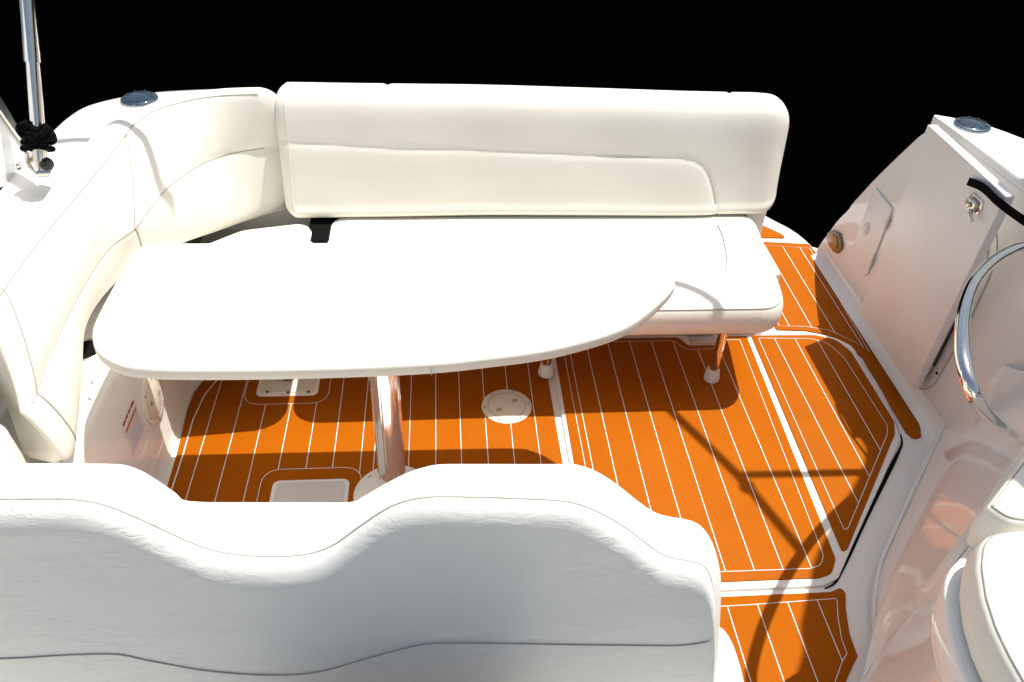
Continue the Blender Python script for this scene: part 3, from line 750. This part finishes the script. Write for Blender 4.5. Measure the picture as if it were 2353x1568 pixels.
# stitches beside the vertical seam
for j in range(9, 47):
    p, q = A[j][kseam+2], A[j+1][kseam+2]
    mb_ = p*.75+q*.25; mc = p*.35+q*.65
    tube(mb, [mb_-od[kseam]*.001, mc-od[kseam]*.001], .0009, 5, 1)
ev = [A[j][n-10]-od[n-10]*.001 for j in range(8, 48)]; seamtube(np.array(ev), .0018)
local(mb.build('backrest', [VINYL, THREAD], None, True, 70), cb_)

# corner seat (behind the table)
cs = roundpoly([(-.433, 2.00), (-.433, 2.53), (-.48, 2.60), (-.70, 2.55), (-.87, 2.40), (-.96, 2.2), (-.96, 1.95)], [.09, .08, .07, .1, .1, .1, .07], 8)
cs = resample(np.vstack([np.array(cs), cs[0]]), 121)[:-1]; cs = ccw([q for q in cs])
mb = MB(); R = []
for ins, z in ((.04, .276), (.012, .284), (0, .305), (-.001, .337), (.002, .36), (.010, .376), (.022, .386), (.04, .392), (.07, .395)):
    R.append([(v[0], v[1], z) for v in soffset(cs, ins)])
rings(mb, R, fan=.006); local(mb.build('seat_cushion', VINYL, None, True, 60), cb_)

# ================================================================== TABLE
ZT = .70
tk = [(357, 557.5), (328, 563), (308, 577), (287, 608), (254, 665), (224, 722), (212, 752), (211, 777), (217, 799), (234, 818), (267, 836), (308, 845), (390, 850), (570, 850), (800, 845), (991, 836), (1120, 823), (1253, 805), (1364, 778), (1436, 752), (1486, 720), (1531, 680), (1553, 652)]
to = [PZ(x, y, ZT)[:2] for x, y in tk]
to = [p for p in crom([np.array(p) for p in to], 5)]+[np.array(p) for p in ((.590, 1.75), (.583, 1.79), (.55, 1.845), (.49, 1.905), (.44, 1.932), (.38, 1.938))]
to = resample(np.vstack([np.array(to), [to[0]]]), 261)[:-1]
dt = thing('dining_table', 'white laminate cockpit table with a curved front edge on one steel column', 'table', loc=(-.163, 1.66, 0))
mb = MB(); slab([q for q in to], ZT-.034, ZT, .009, mb, seg=4)
# joint of the edge trim
j = PZ(991, 838, ZT); tube(mb, [(j[0], j[1]-.0003, ZT-.007), (j[0]+.0005, j[1]-.0045, ZT-.017), (j[0], j[1]-.0015, ZT-.03)], .0011, 5, 1); tt_ = local(mb.build('tabletop', [TABLE, THREAD, mat('edge_trim', (.66, .64, .57), .35, vary=(30, .04))], None, True, 50), dt)
for pg_ in tt_.data.polygons:
    if pg_.material_index == 0 and abs(pg_.normal.z) < .86: pg_.material_index = 2
PXc, PYc = -.163, 1.66
rng = np.random.RandomState(3); nf = 144; rib = rng.randn(nf); rib = (rib+np.roll(rib, 1)*.8+np.roll(rib, -1)*.8)/2*.0005
mb = MB(); R = []
for z in (.012, .20, .45, .668):
    R.append([(PXc+(.0385+rib[i])*math.cos(a), PYc+(.0385+rib[i])*math.sin(a), z) for i, a in enumerate(np.linspace(0, 2*math.pi, nf, endpoint=False))])
rings(mb, R); local(mb.build('column', mat('column_chrome', (.80, .80, .79), .1, .8, vary=(30, .04)), None, True, 60), dt)
mb = MB(); lathe(mb, [(.115, .0), (.116, .004), (.108, .010), (.055, .016), (.043, .022), (.041, .03)], (PXc, PYc, .0055), n=48); fl_ = local(mb.build('base_flange', GELS, None), dt)
for k in range(6):
    a = 2.42+k*math.pi/3; mb = MB(); lathe(mb, [(.0055, 0), (.0055, .002), (.002, .0028)], (PXc+.094*math.cos(a), PYc+.094*math.sin(a), .0168), n=12); o = mb.build('screw', STEELB, None); o.parent = fl_
mb = MB(); lathe(mb, [(.045, .0), (.075, .016), (.09, .026)], (PXc, PYc, .640), n=40); local(mb.build('top_flange', STEELB, None), dt)

# ================================================================== HELM SEAT (foreground)
hs = thing('helm_seat', 'wide white helm seat with a wavy creased backrest facing the camera', 'seat', loc=(-.1, .55, 0))
YF, YB = .745, .855
sk = [(-330, 1150), (-120, 1147), (0, 1147), (110, 1146), (170, 1147.5), (215, 1154), (255, 1165), (330, 1196), (400, 1229), (470, 1258), (530, 1272), (600, 1278), (670, 1277), (720, 1270), (770, 1250), (830, 1207), (890, 1168), (940, 1149), (1000, 1141), (1080, 1142), (1180, 1145), (1270, 1149), (1320, 1156), (1370, 1174), (1430, 1208), (1480, 1245), (1520, 1273), (1550, 1283), (1590, 1290), (1615, 1300), (1630, 1322), (1638, 1365), (1640, 1430), (1636, 1500), (1632, 1600), (1628, 1720)]
bk = [(-330, 1062), (-120, 1060), (0, 1060), (130, 1060), (200, 1060.5), (255, 1061.5), (290, 1065), (330, 1079), (370, 1103), (400, 1124), (432, 1147), (560, 1150), (700, 1150), (800, 1150), (840, 1132), (880, 1109), (930, 1084), (970, 1070), (1010, 1062.5), (1100, 1061.5), (1220, 1062), (1310, 1062), (1340, 1066), (1375, 1079), (1420, 1108), (1470, 1148), (1505, 1171), (1535, 1182), (1580, 1190), (1608, 1200), (1632, 1228), (1648, 1268), (1655, 1310), (1652, 1420), (1646, 1560), (1640, 1700)]
SA = np.array(crom([PY(x, y, YF) for x, y in sk], 6)); SB = np.array(crom([PY(x, y, YB) for x, y in bk], 6))
ns = len(SA); ctr = np.array([-.1, (YF+YB)/2, .55])
rows = []
tan = np.gradient(SA, axis=0); out = np.stack([-tan[:, 2], 0*tan[:, 0], tan[:, 0]], 1); out /= np.linalg.norm(out, axis=1)[:, None]
for k in range(5): out = (np.roll(out, 1, 0)+out+np.roll(out, -1, 0))/3
out[0] = out[5]; out[-1] = out[-6]
for t, bul, dy in ((0, 0, 0), (.06, .003, 0), (.15, .0055, 0), (.3, .0075, 0), (.5, .008, 0), (.7, .0065, 0), (.86, .0035, 0), (.95, .001, 0), (1, -.004, 0)):
    sB = SB-out*.003
    rows.append(SA+(sB-SA)*t+out*bul*(1 if True else 0))
# front face columns from seam down to a low line
zlow = .30
face = []
nvf = 90
xr_max = SA[:, 0].max()
for v in range(nvf+1):
    t = v/nvf; tt = t**1.9
    r = []
    for i in range(ns):
        top_ = SA[i]
        zz = top_[2]+(zlow-top_[2])*tt
        # lean and belly of the face
        de = (top_[2]-zz)
        puff = .022*math.sqrt(max(0, 1-(1-min(de/.046, 1))**2))+.004*min(1, de/.3)
        edge = max(0, 1-(xr_max-top_[0])/.10) ; puff *= (1-.45*edge**2)
        lz = (.98-zz)
        yy = YF-puff-.035*max(0, lz)+.0
        r.append([top_[0]-(0 if de == 0 else .0), yy if t > 0 else YF, zz])
    face.append(r)
face = np.array(face)
# lower seam on the face: groove
ls_px = [(-330, 1520), (0, 1515), (150, 1507), (265, 1505), (340, 1518), (480, 1541), (620, 1550), (730, 1543), (850, 1511), (940, 1488), (1010, 1479), (1200, 1480), (1450, 1484), (1560, 1485), (1637, 1476)]
ls = np.array(crom([PY(x, y, YF-.035) for x, y in ls_px], 10))
zs = np.interp(face[:, :, 0], ls[:, 0], ls[:, 2])
# edge where SA runs down the right side is skipped: only top portion columns
ncol = int(np.argmax(SA[:, 0] > xr_max-.004))
d = face[:, :, 2]-zs
face[:, :, 1] += -.004*np.exp(-(d/.035)**2)*0
mb = MB()
allrows = [list(r) for r in rows[::-1]]
grid(mb, allrows)
nc = ncol+1
grid(mb, [list(face[v][:nc]) for v in range(nvf+1)])
# right flank of the face closing onto the side seam
side = SA[ncol:]
fl0 = []
bottomcol = face[:, ncol]
SL = np.array(rows[-1])+np.array([0, .002, 0])
grid(mb, [list(rows[-1]), list(SL)])
mb.add([tuple(p) for p in SL]+[tuple(SB[-1]+np.array([0, 0, 0])), (SB[-1][0], SB[-1][1], .25), (SB[0][0], SB[0][1], .25)], [tuple(range(len(SL)+3))])
# close right strip between last face column and the side seam
ncs = len(side)
zz = np.linspace(side[0][2], side[-1][2], 60)
sx = np.interp(-zz, -side[:, 2], side[:, 0]); fy = np.interp(-zz, -bottomcol[:, 2], bottomcol[:, 1])
rowsS = [[(bottomcol[0][0]*(1-t)+sx[i]*t-.000*t, fy[i]*(1-t*t)+YF*t*t, zz[i]) for i in range(60)] for t in np.linspace(0, 1, 8)]
grid(mb, rowsS)
tube(mb, [p+np.array([0, -.0006, .0004]) for p in SA], .0014, 6, 1)
def face_y(x, z):
    i = int(np.argmin(np.abs(SA[:nc, 0]-x))); c_ = face[:, i]; return np.interp(-z, -c_[:, 2], c_[:, 1])
tube(mb, [(p[0], face_y(p[0], p[2])-.0003, p[2]) for p in resample(ls, 160)], .0015, 6, 1)
local(mb.build('backrest', [VINYL_HELM, THREAD], None, True, 60), hs)
# seat base and seat cushion on the far side
bo_ = [PZ(x, y, .40)[:2] for x, y in ((1600, 1432), (1652, 1440), (1678, 1465), (1697, 1510), (1712, 1568), (1722, 1640), (1725, 1720))]
bo_ = [p for p in crom([np.array(p) for p in bo_], 4)]+[np.array((.5, .15)), np.array((-1.0, .15)), np.array((-1.0, .9)), np.array((.1, .93))]
mb = MB(); slab(bo_, .004, .42, .03, mb, seg=5); local(mb.build('seat_base', GEL, None), hs)

# ================================================================== RIGHT-HAND SEAT CUSHIONS
def pillow(name, outline, z0, z1, r, m, root):
    o2 = ccw(outline); o2 = resample(np.vstack([np.array(o2), o2[0]]), 161)[:-1]; o2 = [q for q in o2]
    mb = MB(); R = []
    for t in np.linspace(0, math.pi/2, 5): R.append([(v[0], v[1], z0+r*.6*(1-math.cos(t))) for v in soffset(o2, r*.6*(1-math.sin(t)))])
    R.append([(v[0], v[1], (z0+z1)/2) for v in offset(o2, -.006)])
    for t in np.linspace(0, math.pi/2, 6): R.append([(v[0], v[1], z1-r+r*math.sin(t)) for v in soffset(o2, r*(1-math.cos(t)))])
    rings(mb, R, fan=.006)
    q = soffset(o2, r*.35); pts = [(v[0], v[1], z1-r*.24) for v in q]; tube(mb, pts+[pts[0]], .0017, 6, 1); o = mb.build(name, [m, THREAD], None, True, 60)
    return local(o, root) if root else o
c2 = [PZ(x, y, .76)[:2] for x, y in ((2262, 1232), (2245, 1262), (2240, 1310), (2250, 1380), (2272, 1450), (2305, 1520), (2350, 1600), (2400, 1690), (2700, 1700), (2700, 1232), (2400, 1222), (2320, 1222))]
c2 = roundpoly(c2, .07, 6)
lg = thing('companion_seat', 'white upholstered companion seat in the bottom right corner on the moulded console', 'seat', loc=(.95, .70, .677))
pillow('seat_cushion', c2, .677, .775, .022, VINYL, lg)
c1 = [PZ(x, y, .77)[:2] for x, y in ((2262, 1170), (2272, 1178), (2310, 1205), (2400, 1215), (2700, 1220), (2700, 900), (2420, 960), (2353, 1050))]
pillow('backrest', roundpoly(c1, .05, 6), .67, .785, .02, VINYL, lg)
# small shaded cushion at left edge
c3 = [PZ(x, y, .62)[:2] for x, y in ((-200, 940), (-20, 955), (15, 985), (33, 1030), (40, 1090), (40, 1200), (-200, 1200))]
c3 = [p for p in crom([np.array(p) for p in c3[:6]], 4)]+[np.array(c3[6])]
tag(pillow('side_cushion', c3, .42, .62, .03, VINYL, None), 'rounded white cushion end at the left edge below the curved backrest', 'cushion')

# ================================================================== CANOPY POLE, ROPE, WINDSCREEN
pb_ = PY(91, 345, 2.06); pt_ = PY(52, -140, 2.22)
dirp = pt_-pb_; L_ = np.linalg.norm(dirp); dirp /= L_
cp = thing('canopy_pole', 'stainless telescopic canopy pole standing at the left with a black knob', 'pole', loc=tuple(pb_))
mid = PY(70, 142, pb_[1]+(pt_[1]-pb_[1])*.42)
tm = (mid-pb_)@dirp
mb = MB(); tube(mb, [pb_+dirp*.012, pb_+dirp*(tm+.02)], .0165, 24); local(mb.build('lower_tube', STEEL, None), cp)
mb = MB(); tube(mb, [pb_+dirp*tm, pt_+dirp*.25], .0200, 24); local(mb.build('upper_tube', STEEL, None), cp)
mb = MB(); lathe(mb, [(.010, -.05), (.012, -.03), (.017, -.028), (.018, .0), (.017, .02)], pb_, dirp, 24); fit = local(mb.build('end_fitting', STEELB, None), cp)
mb = MB(); k0 = PY(97, 377, 2.05); lathe(mb, [(.006, -.012), (.006, .004), (.016, .006), (.018, .016), (.014, .024), (.004, .026)], k0, (.9, -.3, .1), 20); o = mb.build('knob', BLACKP, None); o.parent = fit
# deck bracket
mb = MB()
def br(px, py, y=2.06): return PY(px, py, y)
tube(mb, [br(62, 352), br(60, 372), br(82, 398)], .0045, 8); tube(mb, [br(82, 340), br(70, 360), br(88, 362)], .0035, 8)
slab([(0, 0), (.028, 0), (.028, .03), (0, .03)], 0, .004, .001, mb, frame=lambda a, b, h: tuple(br(64, 388)+np.array([a, h, b])))
slab([(0, 0), (.03, 0), (.036, .012), (.0, .012)], 0, .02, .001, mb, frame=lambda a, b, h: tuple(br(84, 408)+np.array([a, h, b])))
local(mb.build('deck_bracket', STEELB, None), cp)
# rope: coils round the pole
mb = MB(); rc = PY(86, 318, pb_[1]+.004)
u = np.cross(dirp, [0, 1, 0]); u /= np.linalg.norm(u); v = np.cross(dirp, u)
pts = []
for t in np.linspace(0, 1, 170):
    a = t*2*math.pi*6.5; rr = .024+.007*math.sin(a*1.7+1)+.004*math.sin(a*5.3); h = -.030+.062*t+.010*math.sin(a*.9)
    pts.append(rc+u*rr*math.cos(a)+v*rr*math.sin(a)+dirp*h)
tube(mb, pts, .0078, 8)
for s in range(3):
    a0 = s*2.1; loop = [rc+u*(.03+.012*math.cos(q))*math.cos(a0+.6*math.sin(q))+v*(.03+.012*math.cos(q))*math.sin(a0+.6*math.sin(q))+dirp*(.012+.022*math.sin(q)) for q in np.linspace(0, 2*math.pi, 24)]
    tube(mb, loop, .0075, 8)
tag(mb.build('rope', BLACK, None), 'black rope knotted round the foot of the steel canopy pole', 'rope')
# windscreen wing at the far left
XW = -1.17
wpts = [PX(x, y, XW) for x, y in ((-260, -110), (0, 262), (50, 333), (78, 378), (72, 404), (0, 432), (-260, 520))]
ws = thing('windscreen', 'white windscreen side wing with a silver frame at the left edge', 'windscreen', loc=tuple(wpts[3]))
mb = MB(); slab([(p[1], p[2]) for p in wpts], 0, .012, .002, mb, frame=lambda a, b, h: (XW-h, a, b)); local(mb.build('wing_panel', mat('wing_white', (.78, .79, .80), .25), None), ws)
mb = MB(); a = [PX(x, y, XW+.004) for x, y in ((-260, -120), (0, 258), (50, 328), (80, 374))]
tube(mb, resample(crom(a, 5), 30), .0045, 10); local(mb.build('inner_trim', STEELB, None), ws)
mb = MB()
a = [PX(x, y, XW-.02) for x, y in ((-260, -190), (0, 222), (30, 272), (62, 325), (74, 345))]; b = [PX(x, y, XW+.002) for x, y in ((-260, -122), (0, 256), (30, 300), (62, 346), (76, 366))]
a = crom(a, 6); b = crom(b, 6)
grid(mb, [[p+np.array([0, 0, 0]) for p in b], a, [p+np.array([-.006, 0, -.012]) for p in a], [p+np.array([-.004, 0, -.014]) for p in b]], closed=True)
local(mb.build('frame', mat('satin_aluminium', (.55, .62, .63), .3, 1.), None), ws)
mb = MB(); lathe(mb, [(.010, 0), (.010, .004), (.006, .008), (.006, .012), (.002, .013)], PX(40, 380, XW), (1, -.2, .1), 14); local(mb.build('bolt', STEELB, None), ws)

# black strap from the gate
mb = MB()
sp = [PX(2224, 417, gx-.012), PX(2250, 427, gx-.014), PX(2268, 440, gx-.014), PX(2288, 460, gx-.012), PX(2320, 485, gx-.004), PX(2360, 513, gx+.004), PX(2430, 560, gx+.02), PX(2500, 600, gx+.05)]
sp = resample(crom(sp, 6), 50); hw = np.array([0, 0, .0125])
V = []
grid(mb, [[p+hw for p in sp], [p-hw for p in sp], [p-hw+np.array([.002, 0, 0]) for p in sp], [p+hw+np.array([.002, 0, 0]) for p in sp]], closed=True)
strap = mb.build('strap', BLACK, None)
tag(strap, 'black webbing strap running from the gate top to the right edge', 'strap')

# ================================================================== CANOPY FRAME (starboard, outside the picture; casts the thin shadows)
def up(S, z): return np.array([S[0]+KX*(z-S[2]), S[1]+KY*(z-S[2]), z])
cf = thing('bimini_support', 'folded stainless bimini tubing above the starboard deck', 'bimini tubing', loc=(1.7, 2.0, .8))
A_ = [PZ(1840, 1280, 0), PZ(1765, 1190, 0), PZ(1690, 1100, 0), np.array([.742, 1.962, 0]), PZ(1640, 688, .40), PZ(1600, 667, .40), PZ(1553, 652, .40), PZ(1500, 645, .40)]
zA = [2.0, 2.03, 2.06, 2.10, 2.14, 2.16, 2.18, 2.2]
mb = MB(); tube(mb, resample(crom([up(p, z) for p, z in zip(A_, zA)], 6), 60), .0165, 14); local(mb.build('main_tube', STEEL, None), cf)
mb = MB(); tube(mb, [np.array([1.75, 1.80, .79]), up(A_[2], 2.06)], .0150, 14); local(mb.build('brace_tube', STEEL, None), cf)
bdp = [(1.62, 2.05), (1.335, 1.93), (1.325, 1.80), (1.303, 1.74), (1.215, 1.623), (1.135, 1.542), (1.065, 1.45), (.999, 1.363), (.942, 1.255), (.895, 1.167), (.880, 1.105), (.832, 1.028)]
edge = [(x+2.1*KX, y+2.1*KY) for x, y in bdp]+[(1.42, 1.26), (1.42, 1.13), (1.45, 1.0), (1.50, .7)]
cpoly = [p for p in crom([np.array(p) for p in edge], 4)]+[np.array((2.22, .7)), np.array((2.45, 2.40))]
cm, cnt, cb0 = new_mat('shade_sheet_white')
cb0.inputs['Base Color'].default_value = (.75, .74, .70, 1); cb0.inputs['Roughness'].default_value = .9
tr = cnt.nodes.new('ShaderNodeBsdfTranslucent'); tr.inputs['Color'].default_value = (.75, .74, .70, 1)
ms = cnt.nodes.new('ShaderNodeMixShader'); ms.inputs['Fac'].default_value = .16
cnt.links.new(cb0.outputs['BSDF'], ms.inputs[1]); cnt.links.new(tr.outputs['BSDF'], ms.inputs[2]); cnt.links.new(ms.outputs['Shader'], cnt.nodes['Material Output'].inputs['Surface'])
mb = MB(); mb.add([(q[0], q[1], 2.1) for q in cpoly], [tuple(range(len(cpoly)))])  # sheet added overhead out of view, its edge shaped to the floor shade
local(mb.build('shade_sheet', cm, None, False), cf)
j_ = up(PZ(1712, 1127, 0), 2.05); mb = MB(); lathe(mb, [(.02, -.03), (.024, -.02), (.024, .02), (.02, .03)], j_, (.3, .5, .8), 16); local(mb.build('joint', BLACKP, None), cf)
# port bar: casts the curved strip over the corner cushion
C_ = [PZ(112, 327, .795), PZ(160, 322, .795), PZ(215, 316, .797), PZ(240, 293, .812), PZ(270, 285, .815), PZ(305, 295, .805)]
C2 = [PZ(x, y, z) for x, y, z in ((330, 335, .75), (352, 390, .69), (365, 450, .62), (378, 500, .54), (388, 550, .46))]
zC = [2.3]*5+[2.3]*5
pts = [up(p, 2.25) for p in C_+C2]
pts = [pts[0]+(pts[0]-pts[2])*.0]+pts
mb = MB(); tube(mb, resample(crom(pts[1:], 5), 60), .0165, 14)
local(mb.build('hoop_tube', STEEL, None), cf)

# ================================================================== WORLD, SUN, CAMERA
wd = bpy.data.worlds.new('World'); sc.world = wd; wd.use_nodes = True
nt = wd.node_tree; bg = nt.nodes['Background']
sky = nt.nodes.new('ShaderNodeTexSky'); sky.sky_type = 'NISHITA'; sky.sun_disc = False
el = math.asin(SUN[2]); az = math.atan2(SUN[0], SUN[1])
sky.sun_elevation = el; sky.sun_rotation = az; sky.altitude = 10; sky.air_density = 1.0; sky.dust_density = 4.0; sky.ozone_density = .4
nt.links.new(sky.outputs['Color'], bg.inputs['Color']); bg.inputs['Strength'].default_value = .072
sl = bpy.data.lights.new('sun', 'SUN'); sl.energy = 4.0; sl.angle = math.radians(.53); sl.color = (1, .955, .88)
so_ = link(bpy.data.objects.new('sun', sl)); so_.location = (5, 5, 8)
so_.rotation_euler = Vector(SUN).to_track_quat('Z', 'Y').to_euler()
cam = bpy.data.cameras.new('camera'); co = link(bpy.data.objects.new('camera', cam))
cam.sensor_width = 36; cam.lens = 36*F/IW; cam.clip_end = 3000; cam.clip_start = .02
M = np.stack([ROT@np.array([1, 0, 0]), ROT@np.array([0, 1, 0]), -(ROT@np.array([0, 0, 1]))], 1)
m4_ = Matrix([[*M[0], CAM[0]], [*M[1], CAM[1]], [*M[2], CAM[2]], [0, 0, 0, 1]]); co.matrix_world = m4_
sc.camera = co
sc.view_settings.view_transform = 'Standard'; sc.view_settings.look = 'None'; sc.view_settings.exposure = .70; sc.view_settings.gamma = 1
sc.cycles.max_bounces = 8; sc.cycles.diffuse_bounces = 5; sc.cycles.glossy_bounces = 4
try:
    sc.cycles.use_denoising = True
except Exception: pass
